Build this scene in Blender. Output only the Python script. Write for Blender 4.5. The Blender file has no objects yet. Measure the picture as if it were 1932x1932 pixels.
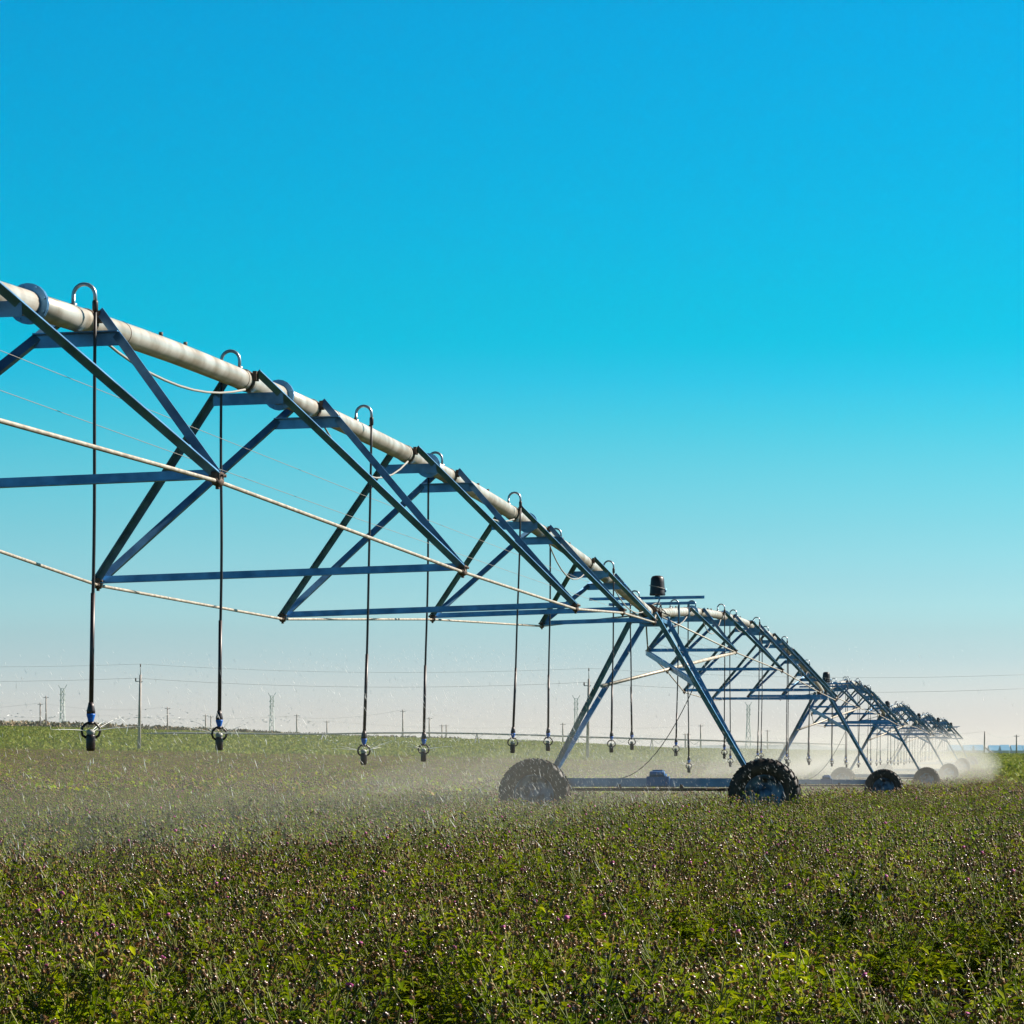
import bpy, math, random
import numpy as np
from mathutils import Vector, Matrix

random.seed(7)
RNG = np.random.default_rng(11)
SC = bpy.context.scene
COL = SC.collection
R = math.radians

# ------------------------------------------------------------------ geometry of the place
F = 6378.0          # focal length in photo units (1932 wide)
CZ = 1.25           # camera height over the near ground
S = 6.8             # length of one pipe section
A = 0.1496          # direction of the pipeline against the view direction
X0 = -5.87
HEAD = [2.2, 2.195, 1.78, 1.62, 1.62, 1.85, 1.9]     # pipe height at each tower, over the camera
ARCH = [.65, .77, .75, .7, .62, .6]
TY = [(0.95 + 7 * i) * S for i in range(7)]
TDIR = Vector((A, 1, 0)).normalized()
RDIR = Vector((TDIR.y, -TDIR.x, 0))

def PT(Y, lat, z):
    """point beside the pipeline: station depth, offset to the right, height over the camera"""
    return Vector((X0 + A * Y, Y, 0)) + RDIR * lat + Vector((0, 0, z + CZ))

def at(px, py, Y):
    return Vector(((px - 966) / F * Y, Y, (1418 - py) / F * Y + CZ))

GY = np.array([-200, 30, 54, 102, 149, 197, 245, 300, 450, 600, 650, 850, 1500, 7000.])
GU = np.array([-.1515, 0, .052, .1515])
GZ = np.array([[-1.25] * 4, [-1.25] * 4, [-1.25] * 4,
               [-1.2, -1.35, -1.5, -1.75], [-1.05, -1.35, -1.55, -1.95], [-.8, -1.25, -1.5, -2.0],
               [-.4, -1.05, -1.35, -1.75], [.05, -.9, -1.25, -1.6], [2.2, .5, -.5, -1.2],
               [4.1, 1.65, .15, -.8], [4.2, 1.7, .1, -.85], [2.5, .8, -.6, -1.2],
               [0, -.6, -1.2, -1.5], [-2, -2, -2, -2.]])

def ground_rel(X, Y):
    X = np.asarray(X, float); Y = np.asarray(Y, float)
    u = X / np.maximum(Y, 54.)
    yi = np.clip(np.searchsorted(GY, Y) - 1, 0, len(GY) - 2)
    t = np.clip((Y - GY[yi]) / (GY[yi + 1] - GY[yi]), 0, 1)
    def row(k):
        ui = np.clip(np.searchsorted(GU, u) - 1, 0, 2)
        w = np.clip((u - GU[ui]) / (GU[ui + 1] - GU[ui]), 0, 1)
        w = w * .6 + .4 * w * w * (3 - 2 * w)
        return GZ[k, ui] * (1 - w) + GZ[k, ui + 1] * w
    return row(yi) * (1 - t) + row(yi + 1) * t

def gz(X, Y):
    return float(ground_rel(X, Y)) + CZ

# ------------------------------------------------------------------ materials
def mat(name, color, rough=.6, metal=0., noise=None, scale=8., bump=0., spec=.5, trans=0., ramp=None, coord='Object'):
    m = bpy.data.materials.new(name); m.use_nodes = True
    nt = m.node_tree; N = nt.nodes; L = nt.links
    b = N['Principled BSDF']
    b.inputs['Base Color'].default_value = (*color, 1)
    b.inputs['Roughness'].default_value = rough
    b.inputs['Metallic'].default_value = metal
    b.inputs['Specular IOR Level'].default_value = spec
    if noise or bump:
        tc = N.new('ShaderNodeTexCoord')
        nz = N.new('ShaderNodeTexNoise'); nz.inputs['Scale'].default_value = scale; nz.inputs['Detail'].default_value = 6
        L.new(tc.outputs[coord], nz.inputs['Vector'])
        if noise:
            cr = N.new('ShaderNodeValToRGB')
            cr.color_ramp.elements[0].position = .35; cr.color_ramp.elements[0].color = (*noise, 1)
            cr.color_ramp.elements[1].position = .62; cr.color_ramp.elements[1].color = (*color, 1)
            L.new(nz.outputs['Fac'], cr.inputs['Fac']); L.new(cr.outputs['Color'], b.inputs['Base Color'])
        if bump:
            bp = N.new('ShaderNodeBump'); bp.inputs['Strength'].default_value = bump; bp.inputs['Distance'].default_value = .02
            L.new(nz.outputs['Fac'], bp.inputs['Height']); L.new(bp.outputs['Normal'], b.inputs['Normal'])
    return m

def plant_mat(name, c1, c2, rough=.45, trans=.3, spec=.5):
    """leaf material: colour differs from plant to plant (attribute tint), light passes through"""
    m = bpy.data.materials.new(name); m.use_nodes = True
    nt = m.node_tree; N = nt.nodes; L = nt.links
    b = N['Principled BSDF']; out = N['Material Output']
    at_ = N.new('ShaderNodeAttribute'); at_.attribute_name = 'tint'
    cr = N.new('ShaderNodeValToRGB')
    cr.color_ramp.elements[0].color = (*c1, 1); cr.color_ramp.elements[1].color = (*c2, 1)
    L.new(at_.outputs['Fac'], cr.inputs['Fac']); L.new(cr.outputs['Color'], b.inputs['Base Color'])
    b.inputs['Roughness'].default_value = rough
    b.inputs['Specular IOR Level'].default_value = spec
    if trans:
        t = N.new('ShaderNodeBsdfTranslucent'); L.new(cr.outputs['Color'], t.inputs['Color'])
        mx = N.new('ShaderNodeMixShader'); mx.inputs[0].default_value = trans
        L.new(b.outputs[0], mx.inputs[1]); L.new(t.outputs[0], mx.inputs[2]); L.new(mx.outputs[0], out.inputs['Surface'])
    return m

M = {}
M['pipe'] = mat('galvanised_pipe', (.50, .475, .42), .42, .35, noise=(.30, .26, .20), scale=4.2, bump=.12)
M['steel'] = mat('galvanised_angle_sky_tint', (.14, .34, .56), .42, .6, noise=(.08, .20, .36), scale=7, bump=.15)  # grey steel with the blue of reflected sky mixed into its base colour
M['rod'] = mat('truss_rod_steel', (.44, .39, .32), .55, .3, noise=(.26, .22, .17), scale=14)
M['bolt'] = mat('rusty_clamp', (.16, .10, .07), .7, .4, noise=(.05, .04, .035), scale=40)
M['hoop'] = mat('gooseneck_steel', (.34, .38, .42), .35, .8)
M['hose'] = mat('black_hose', (.020, .015, .015), .45)
M['weight'] = mat('drop_weight', (.05, .035, .035), .4, .2)
M['blue'] = mat('blue_plastic', (.01, .12, .50), .35)
M['nozzle'] = mat('dark_nozzle', (.03, .015, .012), .4)
M['plate'] = mat('spray_plate', (.38, .37, .35), .5)
M['tyre'] = mat('tyre_rubber', (.012, .009, .008), .6, noise=(.05, .032, .022), scale=12, bump=.3)
M['rim'] = mat('wheel_rim', (.10, .20, .33), .5, .4, noise=(.015, .012, .010), scale=6)
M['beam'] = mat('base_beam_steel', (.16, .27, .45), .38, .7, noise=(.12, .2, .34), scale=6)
M['motor'] = mat('gear_motor_paint', (.04, .16, .40), .4, .2)
M['cover'] = mat('black_cover', (.012, .010, .014), .45)
M['cable'] = mat('cable_sheath', (.30, .28, .25), .5)
M['dkcable'] = mat('dark_cable', (.10, .085, .07), .6)
M['concrete'] = mat('pole_concrete', (.42, .37, .34), .8, noise=(.30, .26, .24), scale=2)
M['wire'] = mat('wire_metal', (.30, .31, .32), .6)
M['lattice'] = mat('lattice_steel_hazed', (.66, .67, .67), .6, .1)  # base colour paled to imitate distance haze
M['water'] = mat('water_drops', (.95, .94, .90), .2)
M['sand'] = mat('sandy_bank', (.42, .30, .17), .9, noise=(.25, .2, .11), scale=.25)
M['shed'] = mat('blue_roof_sheet', (.14, .34, .52), .5)
M['shedwall'] = mat('pale_shed_wall', (.5, .52, .52), .7)

# ------------------------------------------------------------------ mesh builder
class MB:
    def __init__(s): s.v = []; s.f = []; s.sm = []
    def add(s, vs, fs, smooth=False):
        o = len(s.v); s.v += [tuple(p) for p in vs]
        s.f += [tuple(i + o for i in f) for f in fs]; s.sm += [smooth] * len(fs)
        return s
    def frame(s, d, up):
        d = d.normalized(); x = d.cross(up)
        if x.length < 1e-4: x = d.cross(Vector((1, 0, 0)))
        x.normalize(); return d, x, x.cross(d).normalized()
    def bar(s, p, q, w, h, up=Vector((0, 0, 1))):
        p = Vector(p); q = Vector(q); d, x, y = s.frame(q - p, up)
        vs = [c + x * (w / 2 * a) + y * (h / 2 * b) for c in (p, q) for a, b in ((-1, -1), (1, -1), (1, 1), (-1, 1))]
        return s.add(vs, [(0, 3, 2, 1), (4, 5, 6, 7), (0, 1, 5, 4), (1, 2, 6, 5), (2, 3, 7, 6), (3, 0, 4, 7)])
    def prism(s, p, q, prof, up=Vector((0, 0, 1))):
        """sweep a closed 2-D outline from p to q"""
        p = Vector(p); q = Vector(q); d, x, y = s.frame(q - p, up); n = len(prof)
        vs = [c + x * a + y * b for c in (p, q) for a, b in prof]
        fs = [(i, (i + 1) % n, n + (i + 1) % n, n + i) for i in range(n)]
        fs += [tuple(range(n))[::-1], tuple(range(n, 2 * n))]
        return s.add(vs, fs)
    def angle(s, p, q, w=.065, t=.007, up=Vector((0, 0, 1)), flip=1):
        """L profile steel angle"""
        f = flip
        prof = [(-w / 2 * f, -w / 2), (w / 2 * f, -w / 2), (w / 2 * f, -w / 2 + t), ((-w / 2 + t) * f, -w / 2 + t), ((-w / 2 + t) * f, w / 2), (-w / 2 * f, w / 2)]
        return s.prism(p, q, prof, up)
    def tube(s, pts, r, n=8, cap=True):
        pts = [Vector(p) for p in pts]; k = len(pts)
        rr = r if isinstance(r, (list, tuple)) else [r] * k
        vs = []; x = None
        for i, p in enumerate(pts):
            d = (pts[min(i + 1, k - 1)] - pts[max(i - 1, 0)]).normalized()
            if x is None:
                x = d.cross(Vector((0, 0, 1)))
                if x.length < .05: x = d.cross(Vector((1, 0, 0)))
            x = (x - d * x.dot(d)).normalized(); y = d.cross(x)
            vs += [p + (x * math.cos(2 * math.pi * j / n) + y * math.sin(2 * math.pi * j / n)) * rr[i] for j in range(n)]
        fs = [(i * n + j, i * n + (j + 1) % n, (i + 1) * n + (j + 1) % n, (i + 1) * n + j) for i in range(k - 1) for j in range(n)]
        s.add(vs, fs, True)
        if cap:
            o = len(s.v) - len(vs)
            s.f += [tuple(range(o, o + n))[::-1], tuple(range(o + (k - 1) * n, o + k * n))]; s.sm += [False, False]
        return s
    def disc(s, c, axis, r0, r1, th, n=20):
        """ring plate"""
        c = Vector(c); d, x, y = s.frame(Vector(axis), Vector((0, 0, 1))); vs = []
        for o in (-th / 2, th / 2):
            for r in (r0, r1):
                vs += [c + d * o + (x * math.cos(2 * math.pi * j / n) + y * math.sin(2 * math.pi * j / n)) * r for j in range(n)]
        fs = []
        for a, b in ((0, 1), (1, 3), (3, 2), (2, 0)):
            fs += [(a * n + j, b * n + j, b * n + (j + 1) % n, a * n + (j + 1) % n) for j in range(n)]
        return s.add(vs, fs)
    def lathe(s, c, axis, prof, n=24, smooth=True):
        c = Vector(c); d, x, y = s.frame(Vector(axis), Vector((0, 0, 1))); vs = []
        for o, r in prof:
            vs += [c + d * o + (x * math.cos(2 * math.pi * j / n) + y * math.sin(2 * math.pi * j / n)) * r for j in range(n)]
        fs = [(i * n + j, i * n + (j + 1) % n, (i + 1) * n + (j + 1) % n, (i + 1) * n + j) for i in range(len(prof) - 1) for j in range(n)]
        return s.add(vs, fs, smooth)
    def box(s, c, sx, sy, sz, ax=RDIR, ay=TDIR):
        c = Vector(c); z = Vector((0, 0, 1))
        vs = [c + ax * (sx / 2 * a) + ay * (sy / 2 * b) + z * (sz / 2 * e) for e in (-1, 1) for a, b in ((-1, -1), (1, -1), (1, 1), (-1, 1))]
        return s.add(vs, [(0, 3, 2, 1), (4, 5, 6, 7), (0, 1, 5, 4), (1, 2, 6, 5), (2, 3, 7, 6), (3, 0, 4, 7)])
    def mesh(s, name, m, origin=None):
        o = Vector(origin) if origin is not None else Vector((0, 0, 0))
        me = bpy.data.meshes.new(name)
        me.from_pydata([(a - o.x, b - o.y, c - o.z) for a, b, c in s.v], [], s.f)
        me.polygons.foreach_set('use_smooth', s.sm)
        me.materials.append(m); me.update(); return me
    def build(s, name, m, parent=None, bevel=0.):
        """vertices are world coordinates; kept in the parent's frame"""
        po = world_of(parent)
        o = bpy.data.objects.new(name, s.mesh(name, m, po)); COL.objects.link(o)
        if parent is not None: o.parent = parent
        if bevel:
            md = o.modifiers.new('edge', 'BEVEL'); md.width = bevel; md.segments = 2; md.limit_method = 'ANGLE'
        return o

def world_of(o):
    p = Vector((0, 0, 0))
    while o is not None: p = p + Vector(o.location); o = o.parent
    return p

def tag(o, label=None, cat=None, group=None, kind=None):
    if label: o['label'] = label
    if cat: o['category'] = cat
    if group: o['group'] = group
    if kind: o['kind'] = kind
    return o

def empty(name, loc, label, cat, group=None):
    o = bpy.data.objects.new(name, None); COL.objects.link(o); o.location = loc; o.empty_display_size = .2
    return tag(o, label, cat, group)

ORD = ['first', 'second', 'third', 'fourth', 'fifth', 'sixth', 'seventh', 'eighth', 'ninth', 'tenth', 'eleventh', 'twelfth']

# ------------------------------------------------------------------ irrigation machine
def pipe_z(i, Y):
    if i == 0: return float(np.polyval(P0, Y / S)) - .06 * max(0., 3.4 - Y / S)
    t = (Y - TY[i]) / (7 * S)
    return HEAD[i] * (1 - t) + HEAD[i + 1] * t + ARCH[i] * (1 - (2 * t - 1) ** 2)

P0 = [0.001638, -0.085894, 0.682475, 1.376119]
NODE = {1: (.79, .73), 2: (1.15, 1.10), 3: (1.48, 1.46), 4: (1.48, 1.48), 5: (1.15, 1.12), 6: (.79, .74)}
PIPE_R = .078
span_labels = [
    'nearest trussed span of pale water pipe coming in from the left edge of the photo',
    'arched trussed pipe span between the nearest and the second wheeled tower',
    'trussed pipe span between the second and the third wheeled tower',
    'trussed pipe span between the third and the fourth wheeled tower',
    'small far trussed pipe span between the fourth and the fifth wheeled tower',
    'farthest trussed pipe span, running on beyond the fifth wheeled tower']

def node(i, k, side):
    w, d = NODE[k]; Y = TY[i] + k * S
    tilt = .028 if i == 0 else 0
    return PT(Y, side * w, pipe_z(i, Y) - d + side * w * tilt)

def make_span(i):
    T0, T1 = TY[i], TY[i + 1]
    root = empty('irrigation_span', PT((T0 + T1) / 2, 0, pipe_z(i, (T0 + T1) / 2)), span_labels[i], 'irrigation pipe', 'pipe spans of the irrigation machine')
    detail = i < 3
    n = 20 if i == 0 else 12
    for k in range(7):
        ya = T0 + k * S; yb = ya + S
        if k == 0: ya += .35
        if k == 6: yb -= .35
        m = 8
        pts = [PT(ya + (yb - ya) * j / m, 0, pipe_z(i, ya + (yb - ya) * j / m)) for j in range(m + 1)]
        sec = MB().tube(pts, PIPE_R, n).build('pipe_section', M['pipe'], root)
        if k < 6:
            c = PT(yb, 0, pipe_z(i, yb))
            d = (PT(yb + .1, 0, pipe_z(i, yb + .1)) - PT(yb - .1, 0, pipe_z(i, yb - .1))).normalized()
            fl = MB()
            fl.disc(c - d * .012, d, PIPE_R - .004, .122, .014); fl.disc(c + d * .012, d, PIPE_R - .004, .122, .014)
            if detail:
                dd, x, y = fl.frame(d, Vector((0, 0, 1)))
                for q in range(8):
                    p = c + (x * math.cos(q * math.pi / 4 + .3) + y * math.sin(q * math.pi / 4 + .3)) * .105
                    fl.tube([p - d * .032, p + d * .032], .009, 6)
            fl.build('flange', M['steel'], sec)
        if detail:
            for fr in (.30, .80):
                y = ya + (yb - ya) * fr
                MB().disc(PT(y, 0, pipe_z(i, y)), TDIR, PIPE_R - .002, PIPE_R + .0025, .008, n).build('clamp_band', M['bolt'], sec)
            for fr in (.45, .55):
                y = ya + (yb - ya) * fr
                MB().tube([PT(y, .01, pipe_z(i, y) + PIPE_R - .01), PT(y, .01, pipe_z(i, y) + PIPE_R + .022)], .014, 8).build('plug', M['bolt'], sec)
    for k in range(1, 7):
        w, d = NODE[k]; Y = TY[i] + k * S
        nl, nr = node(i, k, -1), node(i, k, 1)
        for e in (-1, 1):
            Ye = Y + e * 1.22
            z = pipe_z(i, Ye)
            for side, nd in ((-1, nl), (1, nr)):
                top = PT(Ye, side * (PIPE_R + .03), z + .055)
                low = nd + TDIR * (e * .05) + Vector((0, 0, .035))
                b = MB().angle(top, low, .056, .007, up=Vector((TDIR.x, TDIR.y, 0)) * e, flip=side)
                b.build('brace', M['steel'], root)
            # spreader under the pipe
            fr = min(.34 / d, .6)
            q = MB()
            a = PT(Ye, -(PIPE_R + .03) , z + .055).lerp(nl, (.055 + PIPE_R + .05) / (d + .055))
            c = PT(Ye, (PIPE_R + .03), z + .055).lerp(nr, (.055 + PIPE_R + .05) / (d + .055))
            pf = [(-.004, -.045), (.004, -.045), (.004, .037), (.05, .037), (.05, .045), (-.004, .045)]
            if e < 0: pf = [(-u_, v_) for u_, v_ in pf][::-1]
            q.prism(a, c, pf)
            q.build('spreader', M['steel'], root)
            if detail:
                u = MB()
                sad = PT(Ye, 0, z)
                u.lathe(sad, TDIR, [(-.035, PIPE_R + .002), (-.03, PIPE_R + .007), (.03, PIPE_R + .007), (.035, PIPE_R + .002)], 16)
                for side in (-1, 1):
                    u.box(PT(Ye, side * (PIPE_R + .015), z + .03), .03, .09, .07)
                u.build('saddle_clamp', M['bolt'], root)
        cb = MB().angle(nl + Vector((0, 0, .045)), nr + Vector((0, 0, .045)), .06, .008)
        cb.build('cross_bar', M['steel'], root)
    for side in (-1, 1):
        pts = [PT(TY[i] + .35, side * .12, HEAD[i] - .02)] + [node(i, k, side) for k in range(1, 7)] + [PT(TY[i + 1] - .35, side * .12, HEAD[i + 1] - .02)]
        rod = MB().tube(pts, .013, 8).build('truss_rod', M['rod'], root)
        if i < 4:
            for k in range(1, 7):
                p = node(i, k, side); d = (pts[k + 1] - pts[k - 1]).normalized()
                c = MB().tube([p - d * .07, p - d * .03, p + d * .03, p + d * .07], [.018, .032, .032, .018], 8)
                c.box(p + Vector((0, 0, .03)), .05, .11, .05)
                c.box(p + Vector((0, 0, -.02)), .02, .03, .05)
                for e in (-.03, .03):
                    c.tube([p + TDIR * e + RDIR * -.045 + Vector((0, 0, .035)), p + TDIR * e + RDIR * .045 + Vector((0, 0, .035))], .011, 6)
                c.build('rod_clamp', M['bolt'], rod)
    if i < 2:
        # supply cable slung in loops below the pipe
        for k in range(7):
            y0 = TY[i] + k * S + 1.4; y1 = y0 + S - 2.8
            pts = []
            for j in range(11):
                t = j / 10; y = y0 + (y1 - y0) * t
                sag = .30 * (1 - (2 * t - 1) ** 2)
                pts.append(PT(y, .05, pipe_z(i, y) - PIPE_R - .01 - sag * (.5 + .5 * (k % 2))))
            MB().tube(pts, .009, 6).build('cable_loop', M['cable'], root)
        w = MB()
        for z in (2.33 if i == 0 else 2.0, 2.10 if i == 0 else 1.75):
            w.tube([PT(TY[i] + .6, .0, z), PT((TY[i] + TY[i + 1]) / 2, 0, z - .03), PT(TY[i + 1] - .6, .0, z if i == 0 else z - .25)], .0022, 4)
        w.build('guide_wire', M['cable'], root)
    return root

tower_labels = [
    None,
    'nearest wheeled tower, black tyres and blue base beam under a black cover box',
    'second wheeled tower from the camera, its right tyre half sunk in the crop',
    'third wheeled tower of the irrigation machine, small and partly veiled by mist',
    'fourth wheeled tower of the irrigation machine, far off with its feet in white mist',
    'fifth wheeled tower, tiny in the distance, its cross bars ending the row of trusses',
    'farthest wheeled tower, the tiny last one beyond all the others']

def wheel(root, side, base, i):
    """a drive wheel: lugged tyre, rim, hub; axle along the pipeline"""
    rr = .578
    c = PT(TY[i], side * 1.84, 0) - TDIR * .24; c.z = base.z + rr - .01
    ax = TDIR
    w = empty_part('wheel', root, c)
    prof = [(-.10, .32), (-.135, .36), (-.155, .44), (-.15, .52), (-.12, .555), (0, .565), (.12, .555), (.15, .52), (.155, .44), (.135, .36), (.10, .32), (0, .30), (-.10, .32)]
    t = MB().lathe(c, ax, prof, 40)
    d, x, y = t.frame(ax, Vector((0, 0, 1)))
    nl = 26 if i < 4 else 12
    for q in range(nl):
        for s2 in (-1, 1):
            a0 = 2 * math.pi * (q + .5 * (s2 > 0)) / nl; a1 = a0 + .16
            p0 = c + d * (s2 * .145) + (x * math.cos(a0) + y * math.sin(a0)) * .548
            p1 = c + d * (s2 * .01) + (x * math.cos(a1) + y * math.sin(a1)) * .568
            nrm = (x * math.cos(a0) + y * math.sin(a0))
            t.bar(p0, p1, .035, .035, nrm)
            p2 = c + d * (s2 * .158) + (x * math.cos(a0) + y * math.sin(a0)) * .47
            t.bar(p2, p0, .032, .03, d)
    t.build('tyre', M['tyre'], w)
    r = MB().lathe(c, ax, [(-.10, .325), (-.115, .31), (-.08, .30), (-.05, .24), (-.03, .10), (-.09, .09), (-.09, .0)], 28)
    r.lathe(c, ax, [(.10, .325), (.115, .31), (.08, .30), (.05, .24), (.03, .10), (.03, .0)], 28)
    for q in range(8):
        a = q * math.pi / 4; p = c - d * .045 + (x * math.cos(a) + y * math.sin(a)) * .15
        r.tube([p - d * .03, p + d * .03], .014, 6)
    r.build('rim', M['rim'], w)

def empty_part(name, parent, loc):
    o = bpy.data.objects.new(name, None); COL.objects.link(o); o.parent = parent
    o.location = Vector(loc) - world_of(parent); o.empty_display_size = .1; return o

def make_tower(i):
    Y = TY[i]; H = HEAD[i]
    g = PT(Y, 0, H - 3.45)
    root = empty('drive_tower', g, tower_labels[i], 'drive tower', 'wheeled towers of the irrigation machine')
    U = Vector((0, 0, 1)); zb = g.z + .75
    for side in (-1, 1):
        foot = PT(Y, side * 1.66, 0); foot.z = zb
        for e in (-1, 1):
            top = PT(Y + e * .92, side * .16, H - .02)
            MB().angle(top, foot + TDIR * (e * .10),   .078, .010, up=TDIR * e, flip=side).build('leg', M['steel'], root)
        # brace from the leg to the opposite lower node of the next span
        if i < 6:
            mid = PT(Y, side * .16, H - .02).lerp(foot, .42)
            nd = node(i, 1, -side)
            if side > 0:
                MB().prism(mid, nd, [(-.004, -.05), (.004, -.05), (.004, .05), (-.004, .05)]).angle(mid, nd, .085, .008).build('cross_brace', M['steel'], root)
            else:
                MB().tube([mid, nd], .028, 10).build('cross_brace', M['rod'], root)
        bx = PT(Y, side * 1.84, 0); bx.z = g.z + .62
        MB().box(bx - TDIR * .09, .22, .14, .22).tube([bx - TDIR * .1, bx - TDIR * .24], .07, 12).build('wheel_gearbox', M['motor'], root, .01)
    gx = PT(Y, 0, 0)
    a = PT(Y, -1.92, 0); b = PT(Y, 1.92, 0); a.z = b.z = g.z + .76
    bm = MB().bar(a, b, .12, .14)
    bm.build('base_beam', M['beam'], root, .008)
    sh = MB()
    a2, b2 = a - TDIR * .10 - U * .11, b - TDIR * .10 - U * .11
    sh.tube([a2, b2], .024, 8)
    for lt in (-1.3, -.5, .5, 1.3):
        sh.box(PT(Y, lt, 0) * 1 + Vector((0, 0, g.z + .68 - CZ)), .05, .13, .1)
    sh.build('drive_shaft', M['bolt'], root)
    # centre drive motor
    mc = PT(Y, .13, 0) - TDIR * .1; mc.z = g.z + .80
    mo = MB().box(mc, .26, .24, .20).box(mc + U * .13, .17, .16, .07).box(mc - RDIR * .15 - U * .02, .06, .16, .16).box(mc + RDIR * .15 - U * .02, .06, .16, .16)
    mo.tube([mc + RDIR * -.12 + U * .1 - TDIR * .13, mc + RDIR * .12 + U * .1 - TDIR * .13], .045, 10)
    mo.build('drive_motor', M['motor'], root, .012)
    # flexible joint and pipe stub through the head
    j = MB()
    pts = [PT(Y + e, 0, H + .0) for e in (-.36, -.2, -.1, .1, .2, .36)]
    j.tube(pts, [PIPE_R, PIPE_R, .1, .1, PIPE_R, PIPE_R], 16)
    for e in (-.36, -.3, .3, .36): j.disc(PT(Y + e, 0, H), TDIR, PIPE_R - .01, .15, .02)
    for q in range(5): j.disc(PT(Y - .08 + .04 * q, 0, H), TDIR, .09, .112, .016)
    j.build('pipe_joint', M['bolt'], root)
    hd = MB()
    for e in (-.72, .72):
        hd.bar(PT(Y + e, -.26, H - .13), PT(Y + e, .26, H - .13), .06, .08)
        hd.lathe(PT(Y + e, 0, H), TDIR, [(-.04, PIPE_R), (-.035, PIPE_R + .01), (.035, PIPE_R + .01), (.04, PIPE_R)], 14)
    for sd in (-1, 1): hd.bar(PT(Y - .72, sd * .17, H - .10), PT(Y + .72, sd * .17, H - .10), .05, .06)
    hd.build('head_frame', M['steel'], root)
    # cross bars over the pipe and the cover box standing on them
    zb2 = H + .25
    MB().prism(PT(Y - .1, -.98, zb2 - .004), PT(Y - .1, .87, zb2 + .016), [(-.03, -.024), (.03, -.024), (.03, -.016), (-.022, -.016), (-.022, .024), (-.03, .024)]).build('cross_bar', M['steel'], root)
    MB().prism(PT(Y + .35, -.72, zb2 - .075), PT(Y + .35, .68, zb2 - .055), [(-.03, -.024), (.03, -.024), (.03, -.016), (-.022, -.016), (-.022, .024), (-.03, .024)]).build('cross_bar', M['steel'], root)
    up = MB()
    for lt, y2 in ((-.16, -.1), (.16, -.1), (-.14, .35), (.14, .35), (.42, .35), (.58, .35)):
        zz = zb2 if y2 < 0 else zb2 - .07
        up.bar(PT(Y + y2, lt, zz), PT(Y + y2 + .05, lt * .5 if abs(lt) < .3 else lt, H + .06 if abs(lt) < .3 else H - .05), .022, .022, TDIR)
    up.build('upright', M['steel'], root)
    cb = PT(Y - .1, .12, zb2 + .045)
    cv = MB().lathe(cb, U, [(0, 0), (0, .122), (.02, .128), (.05, .122), (.20, .112), (.27, .105), (.305, .085), (.318, .04), (.32, 0)], 22)
    cvo = cv.build('control_box', M['cover'], root)
    MB().tube([cb + Vector((.125 * math.cos(a), .125 * math.sin(a), .13 - .03 * math.cos(a))) for a in [2 * math.pi * q / 16 for q in range(17)]], .006, 5).build('strap', M['cable'], cvo)
    MB().tube([cb + RDIR * .13 + U * .05, cb + RDIR * .13 + U * .11], .012, 6).tube([cb - U * .06, cb], .04, 8).build('bracket', M['steel'], cvo)
    if i < 4:
        c = MB()
        random.seed(i)
        for q in range(6):
            s0 = PT(Y - .45 + .1 * q, random.uniform(-.05, .1), H + .09)
            s1 = PT(Y + .1 * q, random.uniform(.0, .25), H + random.uniform(-.1, .12))
            s2 = PT(Y + random.uniform(-.1, .5), random.uniform(.05, .3), H + random.uniform(-.15, .22))
            pts = [s0.lerp(s1, t).lerp(s1.lerp(s2, t), t) + Vector((0, 0, .1 * math.sin(math.pi * t))) for t in [k / 8 for k in range(9)]]
            c.tube(pts, .009, 5)
        c.build('cable', M['dkcable'], root)
        # cable hanging from the right leg down to the base beam
        p0 = PT(Y, -.55, 0); p0.z = zb + .07
        p1 = PT(Y, .72, 0); p1.z = g.z + 2.35
        pts = []
        for k in range(13):
            t = k / 12; p = p0.lerp(p1, t); p.z = p0.z + (p1.z - p0.z) * (t ** 1.9); pts.append(p)
        MB().tube(pts, .007, 5).build('cable', M['dkcable'], root)
    for side in (-1, 1): wheel(root, side, g, i)
    return root

for i in range(6): make_span(i)
for i in range(1, 7): make_tower(i)

# ------------------------------------------------------------------ sprinkler drops
U3 = Vector((0, 0, 1))
def goose_mesh(side):
    b = MB(); r = .07
    pts = [Vector((0, 0, PIPE_R - .02)), Vector((0, 0, PIPE_R + .06))]
    for k in range(9):
        a = math.pi * k / 8
        pts.append(RDIR * side * (r - r * math.cos(a)) + U3 * (PIPE_R + .062 + r * math.sin(a)))
    pts.append(RDIR * side * 2 * r + U3 * (PIPE_R + .0))
    b.tube(pts, .0125, 10)
    b.tube([Vector((0, 0, PIPE_R - .012)), Vector((0, 0, PIPE_R + .012))], .024, 10)
    return b.mesh('gooseneck', M['hoop'])
def collar_mesh(side):
    p = RDIR * side * .14 + U3 * PIPE_R
    return MB().tube([p + U3 * .03, p + U3 * .02, p - U3 * .03, p - U3 * .04], [.014, .019, .019, .015], 10).mesh('hose_collar', M['nozzle'])
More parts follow.
